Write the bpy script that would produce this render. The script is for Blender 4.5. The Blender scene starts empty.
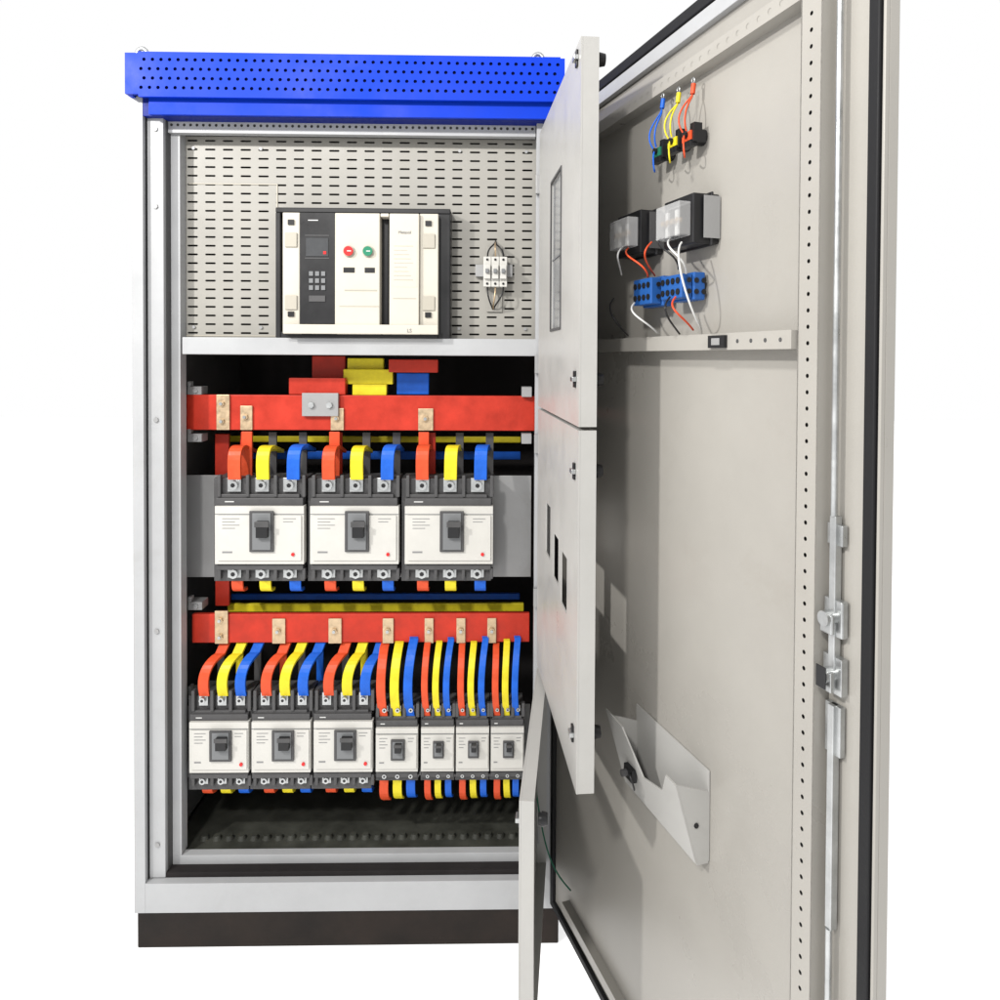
import bpy, math, random
from mathutils import Vector, Matrix
random.seed(4)
F=741.0; D=1.74; CZ=1.40; HY=351.0
def X(px,y): return (px-500)/F*(D+y)
def Z(py,y): return CZ-(py-HY)/F*(D+y)
col=bpy.context.scene.collection
# ---------------- materials
def mat(name,c,rough=0.5,metal=0.0,var=0.06,scale=6.0,bump=0.0,bscale=120,emit=0,coat=0,alpha=1,spec=.35,rv=.12,grime=0):
    m=bpy.data.materials.new(name); m.use_nodes=True
    nt=m.node_tree; b=nt.nodes['Principled BSDF']
    b.inputs['Roughness'].default_value=rough; b.inputs['Metallic'].default_value=metal
    b.inputs['Specular IOR Level'].default_value=spec
    if coat: b.inputs['Coat Weight'].default_value=coat
    tc=nt.nodes.new('ShaderNodeTexCoord')
    n=nt.nodes.new('ShaderNodeTexNoise'); n.inputs['Scale'].default_value=scale; n.inputs['Detail'].default_value=6;n.inputs['Roughness'].default_value=.65
    nt.links.new(tc.outputs['Object'],n.inputs['Vector'])
    r=nt.nodes.new('ShaderNodeValToRGB')
    r.color_ramp.elements[0].position=.3; r.color_ramp.elements[1].position=.7
    r.color_ramp.elements[0].color=[x*(1-var) for x in c]+[1]
    r.color_ramp.elements[1].color=[min(1,x*(1+var)) for x in c]+[1]
    nt.links.new(n.outputs['Fac'],r.inputs['Fac'])
    out=r.outputs['Color']
    if grime:
        n3=nt.nodes.new('ShaderNodeTexNoise');n3.inputs['Scale'].default_value=3.5;n3.inputs['Detail'].default_value=8;n3.inputs['Roughness'].default_value=.75;n3.inputs['Distortion'].default_value=.6
        nt.links.new(tc.outputs['Object'],n3.inputs['Vector'])
        r3=nt.nodes.new('ShaderNodeValToRGB');r3.color_ramp.elements[0].position=.55;r3.color_ramp.elements[1].position=.78
        r3.color_ramp.elements[0].color=(1,1,1,1);r3.color_ramp.elements[1].color=(1-grime,1-grime*1.1,1-grime*1.3,1)
        nt.links.new(n3.outputs['Fac'],r3.inputs['Fac'])
        mx=nt.nodes.new('ShaderNodeMix');mx.data_type='RGBA';mx.blend_type='MULTIPLY';mx.inputs[0].default_value=1
        nt.links.new(out,mx.inputs[6]);nt.links.new(r3.outputs['Color'],mx.inputs[7]);out=mx.outputs[2]
    nt.links.new(out,b.inputs['Base Color'])
    mr=nt.nodes.new('ShaderNodeMapRange');mr.inputs['From Min'].default_value=.3;mr.inputs['From Max'].default_value=.7
    mr.inputs['To Min'].default_value=max(.05,rough-rv);mr.inputs['To Max'].default_value=min(1,rough+rv)
    nt.links.new(n.outputs['Fac'],mr.inputs['Value']);nt.links.new(mr.outputs['Result'],b.inputs['Roughness'])
    if bump:
        n2=nt.nodes.new('ShaderNodeTexNoise'); n2.inputs['Scale'].default_value=bscale
        nt.links.new(tc.outputs['Object'],n2.inputs['Vector'])
        bp=nt.nodes.new('ShaderNodeBump'); bp.inputs['Strength'].default_value=bump; bp.inputs['Distance'].default_value=.002
        nt.links.new(n2.outputs['Fac'],bp.inputs['Height']); nt.links.new(bp.outputs['Normal'],b.inputs['Normal'])
    if emit:
        b.inputs['Emission Color'].default_value=(1,1,1,1); b.inputs['Emission Strength'].default_value=emit
    if alpha<1: b.inputs['Alpha'].default_value=alpha
    return m
M=dict(
 paint=mat('powder_coat',(.34,.345,.352),.4,var=.06,bump=.08,bscale=400,grime=.10),
 door=mat('door_powder_coat',(.285,.272,.248),.34,var=.07,scale=2,bump=.08,bscale=400,grime=.08),
 idoor=mat('inner_door_coat',(.35,.345,.33),.38,var=.05,bump=.06,bscale=400,grime=.06),
 panel=mat('panel_coat',(.27,.26,.235),.42,var=.06,bump=.05,bscale=400),
 steel=mat('zinc_steel',(.42,.43,.43),.35,.85,var=.25,scale=20),
 plate=mat('mount_plate',(.28,.28,.28),.4,.2,var=.08,grime=.15),
 blue=mat('blue_paint',(.002,.034,.44),.45,var=.08,spec=.10),
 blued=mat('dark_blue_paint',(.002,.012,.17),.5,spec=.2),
 black=mat('black_rubber',(.010,.010,.011),.6,bump=.2,spec=.2),
 plinth=mat('plinth_black',(.013,.009,.007),.5,bump=.25,bscale=60,var=.5,spec=.18,grime=.3),
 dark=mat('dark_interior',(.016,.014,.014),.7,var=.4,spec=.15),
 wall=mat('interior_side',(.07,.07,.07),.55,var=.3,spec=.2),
 floorp=mat('dark_floor_plate',(.042,.043,.036),.4,var=.4,scale=14,spec=.35),
 red=mat('red_sleeve',(.56,.068,.022),.42,var=.16,scale=25,bump=.3,bscale=70,spec=.22),
 redb=mat('red_busbar_sleeve',(.40,.028,.014),.4,var=.22,scale=14,bump=.35,bscale=45,spec=.2),
 yel=mat('yellow_sleeve',(.62,.52,.02),.42,var=.15,scale=25,bump=.3,bscale=70,spec=.22),
 blu=mat('blue_sleeve',(.010,.095,.48),.42,var=.18,scale=25,bump=.3,bscale=70,spec=.22),
 copper=mat('tinned_copper',(.48,.36,.23),.38,.6,var=.25,scale=60),
 bgrey=mat('breaker_grey',(.062,.061,.062),.5,var=.15,scale=20,spec=.3),
 bgrey2=mat('breaker_light_grey',(.15,.155,.16),.5,var=.08),
 bwhite=mat('breaker_white',(.48,.47,.44),.42,var=.05,scale=12),
 cream=mat('cream_plastic',(.48,.45,.385),.42,var=.04),
 cream2=mat('cream_plastic_shade',(.36,.335,.28),.42,var=.04),
 bk=mat('black_plastic',(.012,.012,.013),.35,var=.15,spec=.3),
 ink=mat('grey_ink',(.20,.20,.20),.6),
 btnr=mat('red_button',(.55,.015,.015),.3), btng=mat('green_button',(.01,.17,.09),.3),
 tblue=mat('terminal_blue',(.015,.08,.28),.4), teal=mat('terminal_green',(.015,.12,.07),.4),
 lamp=mat('white_label',(.52,.52,.51),.5), clear=mat('clear_plastic',(.5,.5,.5),.12,var=.05,alpha=.45),
 glass=mat('window_glazing',(.22,.225,.23),.15,var=.35,scale=9,spec=.5),
 screen=mat('display_screen',(.05,.052,.055),.2,var=.2),
 floor=mat('glowing_white_floor',(.9,.9,.9),.9,var=0.0,emit=.35),  # added self-glow keeps the floor white around the cabinet; not a lamp
)
# ---------------- builder
class B:
    def __init__(s,T=None): s.v=[];s.f=[];s.m=[];s.s=[];s.T=T
    def add(s,vs,fs,m,sm=False):
        o=len(s.v)
        for p in vs: s.v.append(Vector(s.T(*p)) if s.T else Vector(p))
        for f in fs: s.f.append([o+i for i in f]); s.m.append(m); s.s.append(sm)
    def box(s,x0,x1,y0,y1,z0,z1,m='paint'):
        if x0>x1:x0,x1=x1,x0
        if y0>y1:y0,y1=y1,y0
        if z0>z1:z0,z1=z1,z0
        vs=[(x,y,z) for x in(x0,x1) for y in(y0,y1) for z in(z0,z1)]
        s.add(vs,[(0,1,3,2),(4,6,7,5),(0,4,5,1),(2,3,7,6),(0,2,6,4),(1,5,7,3)],m)
    def pb(s,a,b,c,d,y0,y1,m):
        s.box(X(a,y0),X(b,y0),y0,y1,Z(d,y0),Z(c,y0),m)
    def cyl(s,p,q,r,m,n=14,r2=None):
        p=Vector(p);q=Vector(q);a=(q-p).normalized()
        u=a.orthogonal().normalized();w=a.cross(u);r2=r if r2 is None else r2
        vs=[tuple(p+r*(u*math.cos(2*math.pi*i/n)+w*math.sin(2*math.pi*i/n))) for i in range(n)]
        vs+=[tuple(q+r2*(u*math.cos(2*math.pi*i/n)+w*math.sin(2*math.pi*i/n))) for i in range(n)]
        s.add(vs,[(i,(i+1)%n,n+(i+1)%n,n+i) for i in range(n)],m,True)
        s.add(vs,[tuple(range(n)),tuple(range(2*n-1,n-1,-1))],m)
    def tube(s,pts,r,m,n=8):
        pts=[Vector(p) for p in pts];rings=[]
        for i,p in enumerate(pts):
            t=(pts[min(i+1,len(pts)-1)]-pts[max(i-1,0)]).normalized()
            ref=Vector((.31,.9,.27)); u=t.cross(ref).normalized(); w=t.cross(u)
            rings.append([tuple(p+r*(u*math.cos(2*math.pi*k/n)+w*math.sin(2*math.pi*k/n))) for k in range(n)])
        vs=[v for g in rings for v in g]; fs=[]
        for i in range(len(pts)-1):
            for k in range(n): fs.append((i*n+k,i*n+(k+1)%n,(i+1)*n+(k+1)%n,(i+1)*n+k))
        s.add(vs,fs,m,True)
    def ribbon(s,pts,w,th,m):
        vs=[];n=len(pts)
        for i,p in enumerate(pts):
            a=pts[max(i-1,0)];b=pts[min(i+1,n-1)]
            ty,tz=b[1]-a[1],b[2]-a[2];L=math.hypot(ty,tz) or 1;ny,nz=-tz/L,ty/L
            for sx,sn in((-1,-1),(1,-1),(1,1),(-1,1)):
                vs.append((p[0]+sx*w/2,p[1]+sn*ny*th/2,p[2]+sn*nz*th/2))
        fs=[]
        for i in range(n-1):
            for k in range(4): fs.append((i*4+k,i*4+(k+1)%4,i*4+4+(k+1)%4,i*4+4+k))
        fs+=[(3,2,1,0),tuple((n-1)*4+k for k in range(4))]
        s.add(vs,fs,m)
    def perf(s,mp,u0,u1,v0,v1,nu,nv,su,sv,m,rnd=True,stag=False):
        du=(u1-u0)/nu;dv=(v1-v0)/nv
        for i in range(nu):
            for j in range(nv):
                a=u0+i*du;b=a+du;c=v0+j*dv;d=c+dv
                cu=(a+b)/2+ (0 if not stag else (du*.18 if j%2 else -du*.18));cv=(c+d)/2
                mu,mv=(a+b)/2,cv
                out=[(a,c),(mu,c),(b,c),(b,mv),(b,d),(mu,d),(a,d),(a,mv)]
                if rnd: inn=[(cu-.707*su,cv-.707*sv),(cu,cv-sv),(cu+.707*su,cv-.707*sv),(cu+su,cv),(cu+.707*su,cv+.707*sv),(cu,cv+sv),(cu-.707*su,cv+.707*sv),(cu-su,cv)]
                else: inn=[(cu-su*.85,cv-sv),(cu,cv-sv),(cu+su*.85,cv-sv),(cu+su,cv),(cu+su*.85,cv+sv),(cu,cv+sv),(cu-su*.85,cv+sv),(cu-su,cv)]
                vs=[mp(*p) for p in out+inn]
                s.add(vs,[(q,(q+1)%8,8+(q+1)%8,8+q) for q in range(8)],m)
    def done(s,name,parent=None,bevel=0,solid=0,label=None,cat=None,group=None,kind=None):
        mn=Vector([min(v[i] for v in s.v) for i in range(3)]);mx=Vector([max(v[i] for v in s.v) for i in range(3)])
        o=Vector(((mn.x+mx.x)/2,(mn.y+mx.y)/2,mn.z))
        me=bpy.data.meshes.new(name);me.from_pydata([tuple(v-o) for v in s.v],[],s.f)
        names=[]
        for k in s.m:
            if k not in names:names.append(k)
        for k in names: me.materials.append(M[k])
        for p,k,sm in zip(me.polygons,s.m,s.s): p.material_index=names.index(k);p.use_smooth=sm
        me.update()
        ob=bpy.data.objects.new(name,me);col.objects.link(ob)
        if parent is not None:
            ob.parent=parent; ob['_w']=list(o); ob.location=o-Vector(parent['_w'])
        else: ob.location=o
        ob['_w']=list(o)
        if bevel:
            md=ob.modifiers.new('b','BEVEL');md.width=bevel;md.segments=2;md.limit_method='ANGLE';md.angle_limit=.7
        if solid:
            md=ob.modifiers.new('s','SOLIDIFY');md.thickness=solid
        for k,v in(('label',label),('category',cat),('group',group),('kind',kind)):
            if v: ob[k]=v
        return ob
def root(name,loc,label,cat,group=None):
    e=bpy.data.objects.new(name,None);e.empty_display_size=.05;col.objects.link(e);e.location=loc;e['_w']=list(loc)
    e['label']=label;e['category']=cat
    if group:e['group']=group
    return e
def dup(r,dx,dz=0,label=None):
    n=r.copy();col.objects.link(n);n.location=(r.location.x+dx,r.location.y,r.location.z+dz)
    if label:n['label']=label
    for c in list(r.children):
        k=c.copy();k.parent=n;col.objects.link(k)
    return n
def text(body,loc,size,m,parent,align='LEFT'):
    c=bpy.data.curves.new('lettering','FONT');c.body=body;c.size=size;c.extrude=.0003;c.align_x=align
    o=bpy.data.objects.new('tmp',c);col.objects.link(o);bpy.context.view_layer.update()
    me=bpy.data.meshes.new_from_object(o.evaluated_get(bpy.context.evaluated_depsgraph_get()));bpy.data.objects.remove(o)
    me.materials.clear();me.materials.append(M[m])
    me.transform(Matrix.Rotation(math.radians(90),4,'X'))
    o=bpy.data.objects.new('lettering',me);col.objects.link(o)
    o.parent=parent;o.location=Vector(loc)-Vector(parent['_w'])
def bez(p0,p1,p2,p3,n=10):
    p0,p1,p2,p3=map(Vector,(p0,p1,p2,p3));r=[]
    for i in range(n+1):
        t=i/n;r.append(tuple(p0*(1-t)**3+p1*3*t*(1-t)**2+p2*3*t*t*(1-t)+p3*t**3))
    return r
# ---------------- floor
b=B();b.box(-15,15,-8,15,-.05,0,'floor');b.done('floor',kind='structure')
# ---------------- cabinet
cab=root('electrical_cabinet',(-.355,.3,0),'tall light grey switchgear cabinet with blue top and open doors','cabinet')
XL,XR=-.857,.146
b=B();b.box(XL+.004,XR-.002,.006,.62,0,.086,'plinth');b.done('plinth',cab,.003)
b=B()
b.box(XL,-.831,0,.05,.088,2.0,'paint')
b.box(-.829,-.792,.018,.05,.16,1.99,'paint')
b.box(-.790,-.768,.052,.085,.19,1.975,'paint')
b.box(-.831,-.8292,.012,.05,.16,1.99,'black')
b.box(-.7918,-.7902,.03,.07,.16,1.99,'bgrey')
b.box(.106,XR,0.002,.05,.088,2.0,'paint')
b.box(.082,.1045,.022,.06,.16,1.99,'paint')
b.box(-.831,.106,0,.05,.088,.158,'paint')
b.box(-.829,.105,.02,.05,.1585,.170,'dark')
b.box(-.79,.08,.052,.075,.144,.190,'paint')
b.box(-.79,.08,.050,.0515,.163,.168,'bgrey2')
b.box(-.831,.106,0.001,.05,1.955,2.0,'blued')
b.done('frame',cab,.002)
for z in (.24,.75,1.25,1.75,1.93):
    b=B();b.cyl((-.810,.0145,z),(-.810,.0178,z),.006,'plate',6);b.done('frame_bolt',cab)
b=B();b.box(XL,XL+.004,.05,.62,.088,2.0,'paint');b.box(XR-.004,XR,.05,.62,.088,2.0,'paint')
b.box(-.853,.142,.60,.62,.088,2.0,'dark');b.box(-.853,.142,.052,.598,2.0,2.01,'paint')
b.done('outer_shell',cab)
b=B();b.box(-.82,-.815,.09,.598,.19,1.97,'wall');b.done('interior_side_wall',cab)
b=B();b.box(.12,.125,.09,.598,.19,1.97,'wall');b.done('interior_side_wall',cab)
b=B();b.box(-.81,.118,.078,.598,.175,.186,'floorp')
for i in range(26):
    x=-.74+i*.031; b.cyl((x,.12,.186),(x,.12,.196),.012,'floorp',10,.008)
b.done('floor_plate',cab)
b=B();yt=.04
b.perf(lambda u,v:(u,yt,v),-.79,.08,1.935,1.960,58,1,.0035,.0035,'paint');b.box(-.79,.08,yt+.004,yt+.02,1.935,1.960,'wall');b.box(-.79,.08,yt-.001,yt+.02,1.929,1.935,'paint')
b.done('perforated_top_rail',cab)
# canopy
can=B();yc=-.03;xa,xb=X(129,yc),X(562,yc);za,zb=Z(93,yc),Z(53,yc)
can.perf(lambda u,v:(u,yc,v),xa+.03,xb-.01,za+.004,zb-.004,50,4,.0042,.0042,'blue',True,True)
can.box(xa,xa+.03,yc,yc+.01,za,zb,'blue');can.box(xb-.01,xb,yc,yc+.01,za,zb,'blue')
can.box(xa+.03,xb-.01,yc,yc+.01,za-.006,za+.004,'blue');can.box(xa+.03,xb-.01,yc,yc+.01,zb-.004,zb+.003,'blue')
can.box(xa+.045,xb-.015,yc+.018,yc+.028,za-.040,za-.0,'blue')
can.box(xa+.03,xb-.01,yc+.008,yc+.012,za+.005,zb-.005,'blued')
can.box(xa,xb,yc+.0125,.62,zb-.01,zb,'blue');can.box(xa,xa+.01,yc+.0125,.62,za,zb-.011,'blue');can.box(xb-.01,xb,yc+.0125,.62,za,zb-.011,'blue')
can.done('blue_canopy',cab)
zt=zb
for xe,ye in((X(146,.05),.05),(.085,.05)):
    b=B();b.cyl((xe,ye,zt),(xe,ye,zt+.012),.014,'steel')
    b.tube([(xe+.013*math.sin(a),ye,zt+.026+.016*-math.cos(a)) for a in [i*math.pi/8 for i in range(17)]],.005,'steel')
    b.done('lifting_eye',cab)
# vent panel
vp=B();yv=.085
vp.perf(lambda u,v:(u,yv,v),X(186,yv),X(534,yv),Z(332,yv),Z(134,yv),20,23,.0130,.0023,'panel',False)
vp.done('slotted_vent_panel',cab,solid=.0015)
b=B()
b.pb(191,278,180,181,yv-.002,yv-.0003,'cream2');b.pb(277,278.2,181,331,yv-.002,yv-.0003,'cream2');b.pb(186,276,330,331,yv-.002,yv-.0003,'cream2')
b.done('panel_edge',cab)
b=B();b.pb(184,535,332,349,.03,.30,'paint');b.done('shelf',cab,.002)
for px in (196,262,458,524):
    for py in (146,322):
        b=B();x,z=X(px,yv),Z(py,yv);b.cyl((x,yv-.004,z),(x,yv,z),.004,'plate',8);b.done('panel_screw',cab)
for (pa,pb_,pc,pd) in((184,531,469,571),(188,531,700,772)):
    b=B();y=.165;b.box(max(X(pa,y),-.812),X(pb_,y),y,y+.004,Z(pd,y),Z(pc,y),'plate')
    b.done('mounting_plate',cab,.001)
for py in(385,432,600,690):
    b=B();b.pb(189,203,py-4,py+4,.12,.16,'plate');b.pb(189,192,py-9,py-4.1,.12,.14,'plate');x,z=X(197,.118),Z(py,.118);b.cyl((x,.115,z),(x,.12,z),.006,'steel',6);b.done('bracket',cab,.001)
    if py<600:
        b=B();b.pb(521,531,py-5,py+5,.10,.16,'plate');b.done('bracket',cab,.001)
for py in(178,357,437,592,700,830):
    b=B();x,z=X(538,.01),Z(py,.01);b.box(x-.010,x+.010,.004,.02,z-.022,z+.022,'plate');b.cyl((x+.004,.0,z-.02),(x+.004,.0,z+.02),.005,'plate');b.done('hinge',cab,.001)
# ---------------- inner doors
def inner(name,p0,p1,z0,z1,th,holes,label=None):
    p0=Vector((p0[0],p0[1],0));p1=Vector((p1[0],p1[1],0));d=(p1-p0);L=d.length;d.normalize()
    n=Vector((-d.y,d.x,0))
    if n.x<0:n=-n
    T=lambda t,h,z:(p0.x+d.x*t+n.x*h,p0.y+d.y*t+n.y*h,z)
    b=B(T)
    us=sorted({0,L-.0}|{v for h in holes for v in h[:2]});zs=sorted({z0,z1}|{v for h in holes for v in h[2:4]})
    for i in range(len(us)-1):
        for j in range(len(zs)-1):
            cu=(us[i]+us[i+1])/2;cz=(zs[j]+zs[j+1])/2
            if any(h[0]<cu<h[1] and h[2]<cz<h[3] for h in holes):continue
            b.box(us[i],us[i+1],0,.003,zs[j],zs[j+1],'idoor')
    b.box(L-.003,L,.0032,th,z0,z1,'idoor');b.box(0,.003,.0032,th,z0,z1,'idoor')
    b.box(.003,L-.003,.0032,th,z0,z0+.003,'idoor');b.box(.003,L-.003,.0032,th,z1-.003,z1,'idoor')
    b.box(L-.02,L-.0035,th-.002,th,z0+.004,z1-.004,'idoor')
    ob=b.done(name,cab,0)
    return ob,T,L
iu,Tu,Lu=inner('inner_door',(.088,.0),(.128,-.526),1.287,1.925,.030,[(.20,.33,1.46,1.76)])
im,Tm,Lm=inner('inner_door',(.088,.0),(.128,-.526),.677,1.281,.030,[(.14,.21,.98,1.09),(.25,.32,.96,1.05),(.35,.42,.94,1.04)])
il,Tl,Ll=inner('inner_door',(.088,.0),(.0335,-.526),.20,.667,.025,[])
b=B(Tu)
b.box(.195,.20,-.002,.001,1.455,1.765,'bgrey');b.box(.33,.335,-.002,.001,1.455,1.765,'bgrey');b.box(.20,.33,-.002,.001,1.760,1.765,'bgrey');b.box(.20,.33,-.002,.001,1.455,1.46,'bgrey')
b.box(.205,.325,.0012,.0025,1.60,1.603,'bgrey2')
b.box(.20,.33,.003,.005,1.46,1.76,'glass')
b.done('glazed_window',iu)
def knob(T,L,z,par):
    b=B(T);b.cyl((L-.03,.030,z),(L-.03,.036,z),.010,'bk',12);b.cyl((L-.03,.036,z),(L-.03,.046,z),.012,'bk',14,.010)
    b.box(L-.04,L-.02,-.008,0,z-.004,z+.004,'steel');b.box(L-.036,L-.024,-.004,0,z-.014,z+.014,'bk');b.done('latch_knob',par,.001)
knob(Tu,Lu,1.90,iu);knob(Tu,Lu,1.365,iu);knob(Tm,Lm,1.21,im);knob(Tm,Lm,.765,im);knob(Tl,Ll,.62,il)
# ---------------- outer door
HX=.129;dx,dy=.304,-.9527
def TD(t,h,z): return (HX+dx*t-.9527*h, dy*t-.304*h, z)
def P(px,py):
    a=(px-500)/F;t=(D*a-HX)/(dx-dy*a);dep=D+dy*t;return t,CZ-(py-HY)*dep/F
zb0,zt0,L=.100,1.966,.975
b=B(TD);b.box(.0,L,-.014,0,zb0,zt0,'door')
b.box(L-.004,L,.0,.006,zb0,zt0,'door')
b.box(.03,L-.06,.0,.012,zt0-.055,zt0-.03,'paint')
door=b.done('outer_door',cab,.001)
b=B(TD)
b.box(L-.022,L-.006,.0,.009,zb0+.006,zt0-.006,'black');b.box(.004,.02,.0,.009,zb0+.006,zt0-.006,'black')
b.box(.02,L-.022,.0,.009,zt0-.024,zt0-.004,'black');b.box(.02,L-.022,.0,.009,zb0+.006,zb0+.022,'black')
b.done('gasket',door,.002)
b=B(TD);t0,t1=.858,.895
b.box(t0,t0+.002,.001,.022,.15,1.91,'door');b.box(t1-.002,t1,.001,.022,.15,1.91,'door')
b.perf(lambda u,v:(u,.022,v),t0,t1,.15,1.91,1,88,.0028,.0028,'door')
b.box(t0+.004,t1-.004,.008,.012,.15,1.91,'plate')
b.done('perforated_rail',door)
b=B(TD);t0,t1=.10,.856
b.box(t0,t1,.0,.030,1.413,1.437,'door')
for i in range(5): b.cyl((t1-.02-.03*i,.0295,1.425),(t1-.02-.03*i,.0305,1.425),.003,'wall',8)
tt,_=P(737,330);b.box(tt-.02,tt+.02,.030,.036,1.416,1.434,'bk');b.box(tt-.01,tt+.01,.0361,.037,1.420,1.430,'plate')
b.done('cross_rail',door,.001)
b=B(TD);b.box(.10,.856,.0,.022,1.845,1.868,'door')
b.perf(lambda u,v:(u,.0225,v),.3,.856,1.845,1.868,24,1,.004,.004,'door')
b.done('cross_rail',door)
b=B(TD);b.box(.10,.856,.0,.018,.16,.18,'door');b.done('cross_rail',door)
b=B(TD)
b.box(.908,.918,.004,.014,1.01,1.215,'steel');b.box(.908,.918,.004,.014,.72,.99,'steel')
b.cyl((.913,.012,1.215),(.913,.012,1.85),.004,'steel');b.cyl((.913,.012,.15),(.913,.012,.72),.004,'steel')
b.box(.900,.925,.002,.010,1.18,1.205,'steel');b.box(.900,.925,.002,.010,.93,.99,'steel')
b.done('lock_rod',door,.001)
for z,s in((1.094,1),(1.026,1)):
    b=B(TD);b.box(.898,.928,.002,.012,z-.022,z+.022,'steel');b.cyl((.912,.012,z),(.912,.026,z),.009,'steel');b.box(.902,.922,.016,.022,z-.018,z+.006,'steel')
    if z<1.05:b.box(.904,.92,.0265,.028,z-.014,z+.012,'bk')
    b.done('door_lock',door,.002)
# lamp holders on door
for i,(px,py,wc,bc,lab,pt) in enumerate(((661,146,'blu','teal','green',97),(677,136,'yel','yel','yellow',91),(692,130,'red','red','red',82))):
    t,z=P(px+9,py);b=B(TD);_,ztp=P(px+9,pt)
    b.cyl((t,0,z),(t,.016,z),.013,'bk');b.box(t-.013,t+.013,.016,.030,z-.008,z+.006,bc);b.cyl((t,.030,z+.001),(t,.035,z+.001),.005,'bk',10);b.box(t-.014,t+.014,.020,.030,z-.018,z-.0085,'bk');b.box(t+.004,t+.016,.012,.026,z+.0065,z+.018,'bk')
    b.box(t+.0135,t+.018,.006,.028,z-.012,z+.006,'bk')
    b.done('indicator_lamp_holder',label='black and %s indicator lamp back on door'%lab,cat='indicator lamp',group='indicator lamps on the door')
    for off in(-.004,.006):
        b=B(TD);b.tube(bez((t+off,.034,z+.006),(t+off*3,.052,z+.035),(t+off,.020,z+.06),(t+.002,.022,ztp-.012),14)+[(t+.002,.020,ztp)],.0014,wc)
        b.done('wire',label='thin %s wire hanging into indicator lamp'%{'blu':'blue','yel':'yellow','red':'red'}[wc],cat='wire',group='wires on the door')
    b=B(TD);b.tube([(t+.002,.021,ztp-.010),(t+.002,.019,ztp+.006)],.0038,'blu' if i==0 else wc);b.tube([(t+.002+.004*math.sin(a*math.pi/5),.02,ztp+.011+.004*math.cos(a*math.pi/5)) for a in range(11)],.0012,'steel')
    b.tube(bez((t,.034,z),(t+.02,.05,z-.02),(t+.015,.04,z-.045),(t-.005,.03,z-.03),10),.0014,wc)
    b.done('wire_lug',label='small ring terminal on hanging indicator wire',cat='terminal',group='ring terminals on the door')
# meters
for (px,p0,p1) in((662,203,246),(718,186,236)):
    t1,z1=P(px,p0);_,z0=P(px,p1);t0=t1-.085
    r=root('panel_meter',TD((t0+t1)/2,0,z0),'black panel meter body with clear terminal cover','meter','panel meters on the door')
    b=B(TD);b.box(t0,t1,0,.045,z0,z1,'bk');b.box(t0-.004,t1+.004,.012,.016,z0-.003,z1+.003,'bk');b.done('meter_body',r,.002)
    b=B(TD);b.box(t1+.0045,t1+.0055,.002,.030,z0+.008,z1-.004,'plate' if px>700 else 'bgrey');b.done('side_label',r)
    b=B(TD);b.box(t0+.01,t1-.006,.045,.066,z0+.012,z1-.012,'clear');b.done('terminal_cover',r,.002)
    b=B(TD)
    for k in range(4): b.cyl((t0+.02+k*.014,.0455,(z0+z1)/2),(t0+.02+k*.014,.060,(z0+z1)/2),.004,'copper',8)
    for k in range(4): b.box(t0+.016+k*.014,t0+.024+k*.014,.046,.052,z0+.016,z1-.02,'bk' if k%2 else 'lamp')
    b.done('meter_terminals',r)
for (px,p0,p1) in((676,268,298),(708,264,292)):
    t1,z1=P(px,p0);_,z0=P(px,p1);t0=t1-.07
    r=root('selector_switch',TD((t0+t1)/2,0,z0),'blue contact block of selector switch on door','switch','selector switches on the door')
    b=B(TD);b.box(t0,t1,.006,.026,z0,z1,'tblue');b.box(t0+.004,t1-.004,.0265,.046,z0+.003,z1-.003,'tblue');b.box(t0+.01,t1-.01,0,.006,z0+.004,z1-.004,'bk');b.done('contact_block',r,.002)
    b=B(TD)
    for k in range(4):
        for q in(.3,.7): b.cyl((t0+.012+k*.015,.046,z0+(z1-z0)*q),(t0+.012+k*.015,.048,z0+(z1-z0)*q),.005,'bk',8)
    for k in range(3):
        for q in(.3,.7): b.cyl((t1,.009+k*.013,z0+q*(z1-z0)),(t1+.0015,.009+k*.013,z0+q*(z1-z0)),.0042,'bk',8)
    b.done('terminal_screws',r)
cols=['lamp','red','bk','lamp','bk','lamp','red','bk','red','lamp']
for i,(a,bq) in enumerate((((650,240),(640,268)),((655,242),(668,270)),((690,232),(700,262)),((700,232),(708,266)),((640,292),(637,328)),((662,296),(668,326)),((706,290),(704,322)),((700,290),(690,326)),((680,236),(664,268)),((712,236),(712,320)))):
    ta,za_=P(*a);tb,zb_=P(*bq);b=B(TD)
    b.tube(bez((ta,.055,za_),(ta+.02,.085,za_-.02),(tb+.05,.07,zb_+.02),(tb,.04 if i<4 else .02,zb_),14),.0016,cols[i])
    b.done('wire',label='thin control wire between meter and switch block',cat='wire',group='wires on the door')
# document holder (leaning outward at the top)
t0,t1,z0,z1=.413,.647,.626,.766
hb,ht=.022,.062
hh=lambda z:hb+(ht-hb)*(z-z0)/(z1-z0)
b=B(TD)
b.box(t0,t1,.001,.003,z0,z1,'idoor');b.box(t0,t1,.003,hb,z0-.003,z0,'idoor')
for u0,u1,zt_ in((t1-.003,t1,z1-.012),(t0,t0+.003,z1-.01)):
    pr=[(.003,z0),(hb,z0),(hh(zt_),zt_),(.003,zt_-.02)]
    b.add([(u0,h,z) for h,z in pr]+[(u1,h,z) for h,z in pr],[(0,1,2,3),(7,6,5,4)]+[(i,(i+1)%4,4+(i+1)%4,4+i) for i in range(4)],'idoor')
fr=[(t0,z0),(t1,z0),(t1,z1-.012),(t1-.03,z1-.012),(t1-.06,z1-.055),(t0+.10,z1-.075),(t0+.06,z1-.005),(t0,z1)]
n=len(fr);vs=[(u,hh(v)+.0002,v) for u,v in fr]+[(u,hh(v)+.003,v) for u,v in fr]
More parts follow.
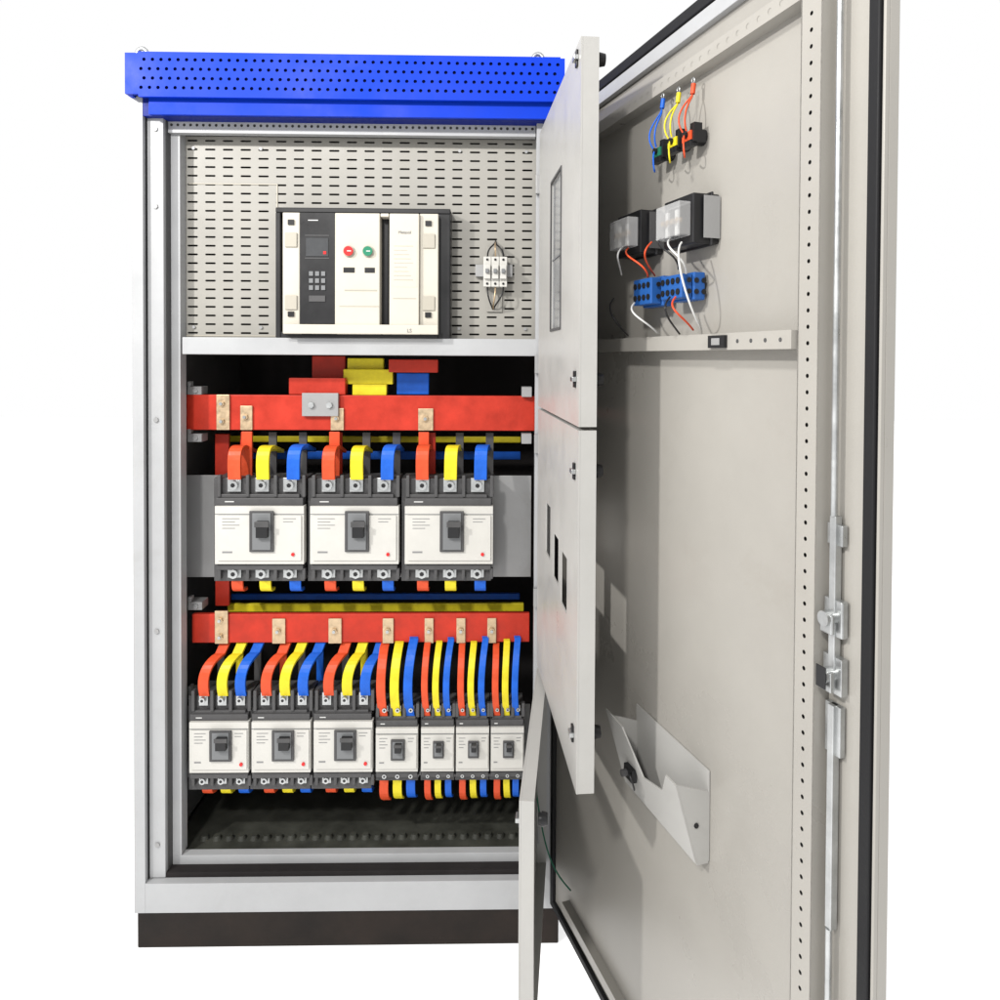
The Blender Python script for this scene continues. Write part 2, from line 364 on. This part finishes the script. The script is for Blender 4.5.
b.add(vs,[tuple(range(n)),tuple(range(2*n-1,n-1,-1))]+[(i,(i+1)%n,n+(i+1)%n,n+i) for i in range(n)],'idoor')
b.cyl((t1,.025,z0+.06),(t1+.002,.025,z0+.06),.004,'bk',8)
b.done('document_holder',label='white folded metal document pocket on door inside',cat='document holder')
t,z=P(655,765);h=hh(z);b=B(TD);b.box(t-.01,t+.02,h+.004,h+.014,z-.010,z+.012,'bk');b.cyl((t,h+.014,z),(t,h+.024,z),.006,'bgrey',10);b.tube(bez((t+.01,h+.014,z),(t+.03,h+.03,z+.03),(t+.05,h+.02,z-.01),(t+.02,h+.01,z-.02)),.0016,'bk');b.done('plastic_clip',label='small black plastic clip on document pocket',cat='clip')
# ---------------- air circuit breaker
r=root('air_circuit_breaker',(X(362,.0),.04,Z(330,.0)),'large cream air circuit breaker with black control panel','circuit breaker')
y=.0
b=B();b.pb(276,449,203,208,y+.03,.084,'bk');b.pb(276,281,208,332,y+.03,.084,'bk');b.pb(437,449,208,332,y+.03,.084,'bk');b.pb(281,437,326,332,y+.03,.084,'bk');b.done('mounting_frame',r,.002)
b=B()
b.pb(283,300,208,328,.01,.083,'cream');b.pb(300.5,334,208,328,.016,.083,'bk');b.pb(334.5,379,208,328,.0,.083,'cream')
b.pb(379.5,388,212,322,.03,.083,'bk');b.pb(379.5,388,208,211.5,.0,.083,'cream');b.pb(379.5,388,322.5,328,.0,.083,'cream')
b.pb(388.5,418,208,328,.0,.083,'cream');b.pb(418.5,437,208,328,.01,.083,'cream')
b.pb(283,437,318.5,328,-.004,.0,'cream')
b.done('housing',r,.003)
for py in(228,290):
    for pa in (285,421.5):
        b=B();b.pb(pa,pa+12,py,py+14,.006,.0101,'cream2');b.done('side_grip',r,.001)
for py in(215,306):
    for pa in (288,424):
        b=B();b.pb(pa,pa+6,py,py+5,.006,.0101,'bk');b.done('side_slot',r)
b=B();b.pb(300,334.5,208,318,.0,.016,'bk');b.pb(306,328,233,251,-.0015,.0,'screen');b.pb(308,318,215,216,-.0007,.0,'lamp')
b.pb(305,329,230,231,-.001,.0,'bgrey');b.pb(305,329,252.5,253.5,-.001,.0,'bgrey')
for i in range(3):
    for j in range(3): b.pb(309+i*6,313+i*6,266+j*7,270.5+j*7,-.003,.0,'bgrey2')
b.pb(309,325,290,296,-.002,.0,'bgrey')
b.pb(323,326,246,249,-.0025,-.0016,'btnr')
b.done('control_panel',r,.0006)
for px,mm,nm in((348.5,'btnr','off_button'),(367.5,'btng','on_button')):
    b=B();x,z=X(px,0),Z(246,0);b.cyl((x,0,z),(x,-.004,z),.0135,'cream2',20);b.cyl((x,-.004,z),(x,-.009,z),.011,mm,20);b.pb(px-2,px+2,245,246,-.0094,-.009,'lamp');b.done(nm,r)
b=B()
b.pb(343,354,262,267,-.0012,0,'bk');b.pb(364,374,262,267,-.0012,0,'bk');b.pb(344,376,284,285,-.0012,0,'cream2')
for j in range(9): b.pb(393,412-(j*7%4)*2,240+j*4.2,240.6+j*4.2,-.0008,0,'cream2')
b.pb(391,416,236,281,-.0004,0,'cream')
b.pb(339,378,300,300.8,-.0008,0,'cream2');b.pb(392,415,292,292.6,-.0008,0,'cream2')
b.done('nameplate',r)
text('Metasol',(X(397,-.001),-.001,Z(228,0)),.0095,'ink',r)
text('LS',(X(406,-.005),-.005,Z(326,-.004)),.012,'ink',r)
# DIN breaker
r=root('miniature_breaker',(X(493,.05),.06,Z(300,.05)),'white three pole miniature breaker on small rail','circuit breaker')
b=B();b.pb(474,511,258,270,.07,.083,'plate');b.pb(485,501,240,305,.078,.0835,'panel');b.done('rail_bracket',r,.001)
for i in range(3):
    b=B();a=482+i*8;b.pb(a,a+7.6,250,280,.045,.07,'bwhite');b.pb(a+.6,a+7,258,272,.035,.0448,'bwhite');b.pb(a+2,a+5.5,262,266,.026,.0348,'bgrey2')
    for py in(253,277): x,z=X(a+3.8,.045),Z(py,.045);b.cyl((x,.0445,z),(x,.043,z),.003,'bk',8)
    b.done('pole',r,.0012)
for i,(c,px) in enumerate((('bk',486),('copper',494),('bk',502))):
    b=B();b.tube(bez((X(px,.05),.055,Z(250,.05)),(X(px,.05),.04,Z(240,.05)),(X(493,.05),.05,Z(240,.05)),(X(494,.05),.088,Z(232,.05))),.002,c)
    b.tube(bez((X(px,.05),.055,Z(280,.05)),(X(px,.05),.04,Z(292,.05)),(X(490+i,.05),.05,Z(298,.05)),(X(492,.05),.088,Z(303,.05))),.002,c)
    b.done('wire',label='short wire looping from miniature breaker',cat='wire',group='wires at miniature breaker')
# ---------------- busbars
CN={'red':'red','yel':'yellow','blu':'blue','redb':'red','dark':'dark','bgrey':'grey'}
def bar(px0,px1,p0,p1,y0,th,m,label,name='busbar'):
    b=B();b.box(max(X(px0,y0),-.805),X(px1,y0),y0,y0+th,Z(p1,y0),Z(p0,y0),m);return b.done(name,bevel=.002,label=label,cat='busbar')
bar(188,534,389,424,.12,.016,'redb','thick horizontal red sleeved busbar below the shelf')
bar(193,530,608,637,.12,.014,'redb','horizontal red sleeved busbar above lower breaker row')
bar(228,524,598,606,.22,.012,'yel','horizontal yellow sleeved busbar behind red busbar')
bar(232,520,588,594,.36,.012,'blu','horizontal blue sleeved busbar at the back')
bar(205,520,445,453,.40,.012,'blu','horizontal blue sleeved busbar behind upper breakers')
bar(205,520,430,436,.40,.012,'yel','horizontal yellow sleeved busbar behind upper breakers')
bar(216,230,428,600,.19,.012,'redb','vertical red sleeved busbar joining the two levels','vertical_busbar')
for a in((312,345,350,373,.19,.02,'redb'),(289,345,372,388.5,.125,.03,'redb'),(347,383,352,364,.17,.02,'yel'),(343,392,363,378,.15,.02,'yel'),(352,386,378,389,.14,.02,'yel'),(388,437,353,366,.13,.02,'redb'),(396,428,366.5,388,.16,.02,'blu')):
    bar(*a,CN[a[6]]+' sleeved busbar riser under the shelf','busbar_riser')
def lug(px,p0,p1,w,m='copper',y=.12):
    b=B();b.pb(px-w/2,px+w/2,p0,p1,y-.006,y-.0005,m);x=X(px,y)
    for q in((.25,.75) if p1-p0>26 else (.45,)):
        z=Z(p0+(p1-p0)*q,y);b.cyl((x,y-.012,z),(x,y-.006,z),.0075,m,6);b.cyl((x,y-.016,z),(x,y-.012,z),.004,'steel',8)
    b.done('copper_lug',bevel=.001,label='bolted bare copper lug on red busbar',cat='lug',group='copper lugs on the busbars')
lug(224,389,424,13);lug(247,400,424,12);lug(337,402,424,13);lug(425,402,424,15)
b=B();b.pb(302,338,387,410,.105,.118,'plate')
for px in(311,329): x,z=X(px,.1),Z(399,.1);b.cyl((x,.098,z),(x,.105,z),.008,'steel',6)
b.done('busbar_clamp',bevel=.001,label='grey metal clamp bolted on upper red busbar',cat='clamp')
for px,w in((222,13),(279,13),(335,13),(388,11),(429,9),(461,9),(492,9)): lug(px,613 if px>230 else 605,638,w)
# ---------------- moulded case breakers
def breaker(a,c,pt,pw,pbm,pe,yf,label,group,tw,tq):
    W=c-a;x0,x1=X(a,yf),X(c,yf)
    r=root('circuit_breaker',((x0+x1)/2,.11,Z(pe,yf)),label,'circuit breaker',group)
    b=B();b.pb(a,c,pt,pe,yf+.028,.1645,'bgrey')
    b.pb(a+W*.02,c-W*.02,pw-8,pw-.4,yf+.012,yf+.0278,'bgrey');b.pb(a+W*.02,c-W*.02,pbm+.4,pbm+6,yf+.012,yf+.0278,'bgrey')
    b.pb(a+W*.06,c-W*.06,pw-12,pw-8.3,yf+.018,yf+.0278,'bgrey')
    yb=yf+.014
    for k in(0.03,.345,.655,.97):
        xm=x0+(x1-x0)*k
        b.box(xm-.004,xm+.004,yb,yf+.0279,Z(pw-8.2,yf),Z(pt-2,yf),'bgrey')
        b.box(xm-.004,xm+.004,yb,yf+.0279,Z(pe,yf),Z(pbm+6.2,yf),'bgrey')
    b.done('base',r,.0015)
    b=B();b.pb(a+W*.01,c-W*.01,pw,pbm,yf+.004,yf+.0278,'bwhite')
    zc=pw+(pbm-pw)*.16;b.pb(a+W*.04,c-W*.04,zc,pbm-(pbm-pw)*.06,yf,yf+.0039,'bwhite')
    b.pb(a+W*.01,c-W*.01,zc-1.6,zc-.8,yf+.0034,yf+.0042,'bgrey2')
    b.done('front_cover',r,.0015)
    cx=(a+c)/2+W*.02;q0,q1=tq
    b=B();b.pb(cx-tw/2,cx+tw/2,q0,q1,yf-.006,yf-.0002,'bgrey');b.pb(cx-tw*.38,cx+tw*.38,q0+2,q1-2,yf-.0085,yf-.0061,'bgrey2')
    h=(q1-q0)
    b.pb(cx-tw*.24,cx+tw*.24,q0+h*.26,q0+h*.66,yf-.022,yf-.0086,'bk');b.pb(cx-tw*.30,cx+tw*.30,q0+h*.26,q0+h*.40,yf-.025,yf-.0221,'bgrey')
    b.done('toggle',r,.0012)
    b=B();yy=yf-.0006
    for j in range(4):
        b.pb(a+W*.09,a+W*(.28-.05*(j%2)),zc+3+j*3.2,zc+3.6+j*3.2,yy,yf-.0001,'ink')
    b.pb(c-W*.24,c-W*.1,zc+3,zc+3.6,yy,yf-.0001,'ink');b.pb(c-W*.24,c-W*.13,zc+6,zc+6.6,yy,yf-.0001,'ink')
    b.pb(a+W*.09,a+W*.2,pbm-(pbm-pw)*.22,pbm-(pbm-pw)*.19,yy,yf-.0001,'ink')
    b.pb(a+W*.12,a+W*.22,pw-5,pw-4,yf+.0114,yf+.0119,'lamp')
    b.done('printed_label',r)
    if W>50:
        b=B();x,z=X(c-W*.13,yf),Z(pbm-(pbm-pw)*.17,yf);b.cyl((x,yf,z),(x,yf-.003,z),.0042,'btnr',12);b.done('test_button',r)
    for k in(.19,.5,.81):
        xm=x0+(x1-x0)*k;w=(x1-x0)*.075
        for za_,zb_ in((Z(pw-13,yf),Z(pt+1,yf)),(Z(pe-1,yf),Z(pbm+7,yf))):
            b=B();b.box(xm-w,xm+w,yf+.020,yf+.0278,za_,zb_,'steel');zm=(za_+zb_)/2
            b.cyl((xm,yf+.010,zm),(xm,yf+.020,zm),w*.7,'steel',8);b.cyl((xm,yf+.0095,zm),(xm,yf+.0099,zm),w*.35,'bk',6)
            b.done('terminal',r,.0006)
    return r
yf=.05
big=breaker(215,305,472,500,558,575,yf,'large white and grey moulded case breaker, upper row','upper row of breakers',24,(505,546))
for i in(1,2): dup(big,i*94.5/414)
ym=.05
med=breaker(189.5,249.5,690,717,768,785,ym,'medium white and grey moulded case breaker, lower row','lower row of breakers',22,(726,757))
for i in(1,2): dup(med,i*62/414)
sm=breaker(375.5,418.5,704,724,768,777,ym,'small white and grey moulded case breaker','small breakers in the lower row',14,(736,757))
tn=breaker(421,455,704,724,768,777,ym,'narrow white and grey moulded case breaker','narrow breakers in the lower row',11,(738,755))
for i in(1,2): dup(tn,i*35.2/414)
# ---------------- links
def link(pts,w,th,m,where):
    b=B();b.ribbon(pts,w,th,m)
    b.done('insulated_link',bevel=.0012,label='%s sleeved link bar %s'%(CN[m],where),cat='busbar link',group='sleeved link bars '+where)
seq=('red','yel','blu')
J=lambda a:random.uniform(-a,a)
for i in range(3):
    for k,m in enumerate(seq):
        px=(236,264,294)[k]+i*93;x=X(px,yf+.02)
        z0=Z(473,yf+.02);zT=Z(446,yf+.02)+J(.002)
        xs=x+(.004,.006,.010)[k]+J(.003)
        link(bez((x,.068,z0),(x+J(.002),.062,zT-.004),(x,.066,zT+.014),(xs,.105,zT+.010),9)+[(xs,.18,zT-.01)],.031,.009,m,'above the upper breakers')
        b=B();xx=X(px+9,.15);b.box(xx-.010,xx+.010,.15,.158,Z(468,.15),Z(426,.15),'bgrey' if k else 'redb');b.done('bare_bar',bevel=.001,label='dark flat bar hanging behind breaker links',cat='busbar link',group='flat bars behind upper breakers')
        zb_=Z(574,yf+.03)
        link(bez((x,.085,zb_+.004),(x,.085,zb_-.025),(x,.088,zb_-.03),(x,.12,zb_-.032),8),.028,.008,m,'below the upper breakers')
    px=(247,334,423)[i];b=B();xx=X(px,.115);b.box(xx-.013,xx+.013,.118,.127,Z(470,.12),Z(425.5,.12),'red');b.done('insulated_link',bevel=.001,label='vertical red sleeved bar below copper lug',cat='busbar link',group='vertical red drops')
for i in range(3):
    for k,m in enumerate(seq):
        px=(205.5,224,242)[k]+i*62;x=X(px,.07);zb_=Z(690,.07);xt=x+.022+J(.003)
        link(bez((x,.072,zb_),(x-.004,.058,zb_+.045),(x+.004,.060,zb_+.080),(xt,.11,zb_+.086+J(.003)),12)+[(xt+.010,.15,zb_+.125)],.025,.008,m,'above the medium breakers')
        b=B();xx=X(px+16,.18);b.box(xx-.009,xx+.009,.18,.188,Z(705,.18),Z(636,.18),m if (k+i)%2 else 'bgrey');b.done('insulated_link',bevel=.001,label='flat sleeved bar standing behind the medium breaker links',cat='busbar link',group='rear sleeved bars')
        zc=Z(784,.07);link(bez((x,.085,zc+.006),(x,.085,zc-.016),(x,.088,zc-.024),(x,.12,zc-.028),6),.025,.008,m,'below the medium breakers')
for c,(pc,sp,w) in enumerate(((397,13.5,.022),(438,10.5,.016),(473.5,10.5,.016),(507.5,9.5,.016))):
    for k,m in enumerate(seq):
        px=pc+(k-1)*sp;x=X(px,.07);zb_=Z(712,.07)
        zt_=Z(652,.07)+J(.004);bend=-.010+J(.002)
        link(bez((x,.074,zb_),(x+bend,.050,zb_+.07),(x+bend*.3,.055,zt_-.01),(x-.004+.004*k,.11,zt_+.012+.008*k),14)+[(x-.002,.15,zt_+.02+.006*k)],w,.006,m,'above the small breakers')
        zc=Z(777,.07);link(bez((x,.085,zc+.006),(x,.078,zc-.03),(x+J(.002),.080,zc-.05),(x+.004,.105,zc-.066+.004*k),8),w,.006,m,'below the small breakers')
b=B();b.tube(bez((.085,-.01,.40),(.10,-.10,.30),(.12,-.05,.22),(.16,-.12,.22),18),.0018,'teal');b.done('earth_wire',label='thin green earth wire from frame to door',cat='wire')
# ---------------- world, lights, camera
w=bpy.data.worlds.new('World');bpy.context.scene.world=w;w.use_nodes=True
w.node_tree.nodes['Background'].inputs[0].default_value=(1,1,1,1);w.node_tree.nodes['Background'].inputs[1].default_value=1.0
def area(loc,tgt,size,e,c=(1,.98,.95)):
    l=bpy.data.lights.new('lamp','AREA');l.size=size;l.energy=e;l.color=c;o=bpy.data.objects.new('ceiling_lamp',l);col.objects.link(o);o.location=loc
    o.rotation_euler=(Vector(tgt)-Vector(loc)).to_track_quat('-Z','Y').to_euler()
area((-.9,-2.8,3.0),(0,0,1.0),.22,68)
area((-1.7,-1.5,2.5),(.3,-.4,.8),.10,52)
sc=bpy.context.scene;sc.view_settings.view_transform='Standard';sc.view_settings.look='None';sc.view_settings.exposure=0
cd=bpy.data.cameras.new('camera');co=bpy.data.objects.new('camera',cd);col.objects.link(co);sc.camera=co
yaw,pit,rol=1.2,1.0,.3
R=Matrix.Rotation(math.radians(-yaw),4,'Z')@Matrix.Rotation(math.radians(90-pit),4,'X')@Matrix.Rotation(math.radians(rol),4,'Z')
co.matrix_world=Matrix.Translation((0,-D,CZ))@R
cd.sensor_width=36;cd.lens=36*F/1000;cd.shift_y=-.142+math.tan(math.radians(pit))*F/1000;cd.shift_x=-.001-math.tan(math.radians(yaw))*F/1000;cd.clip_end=100;cd.clip_start=.02
for o in bpy.data.objects:
    if '_w' in o: del o['_w']
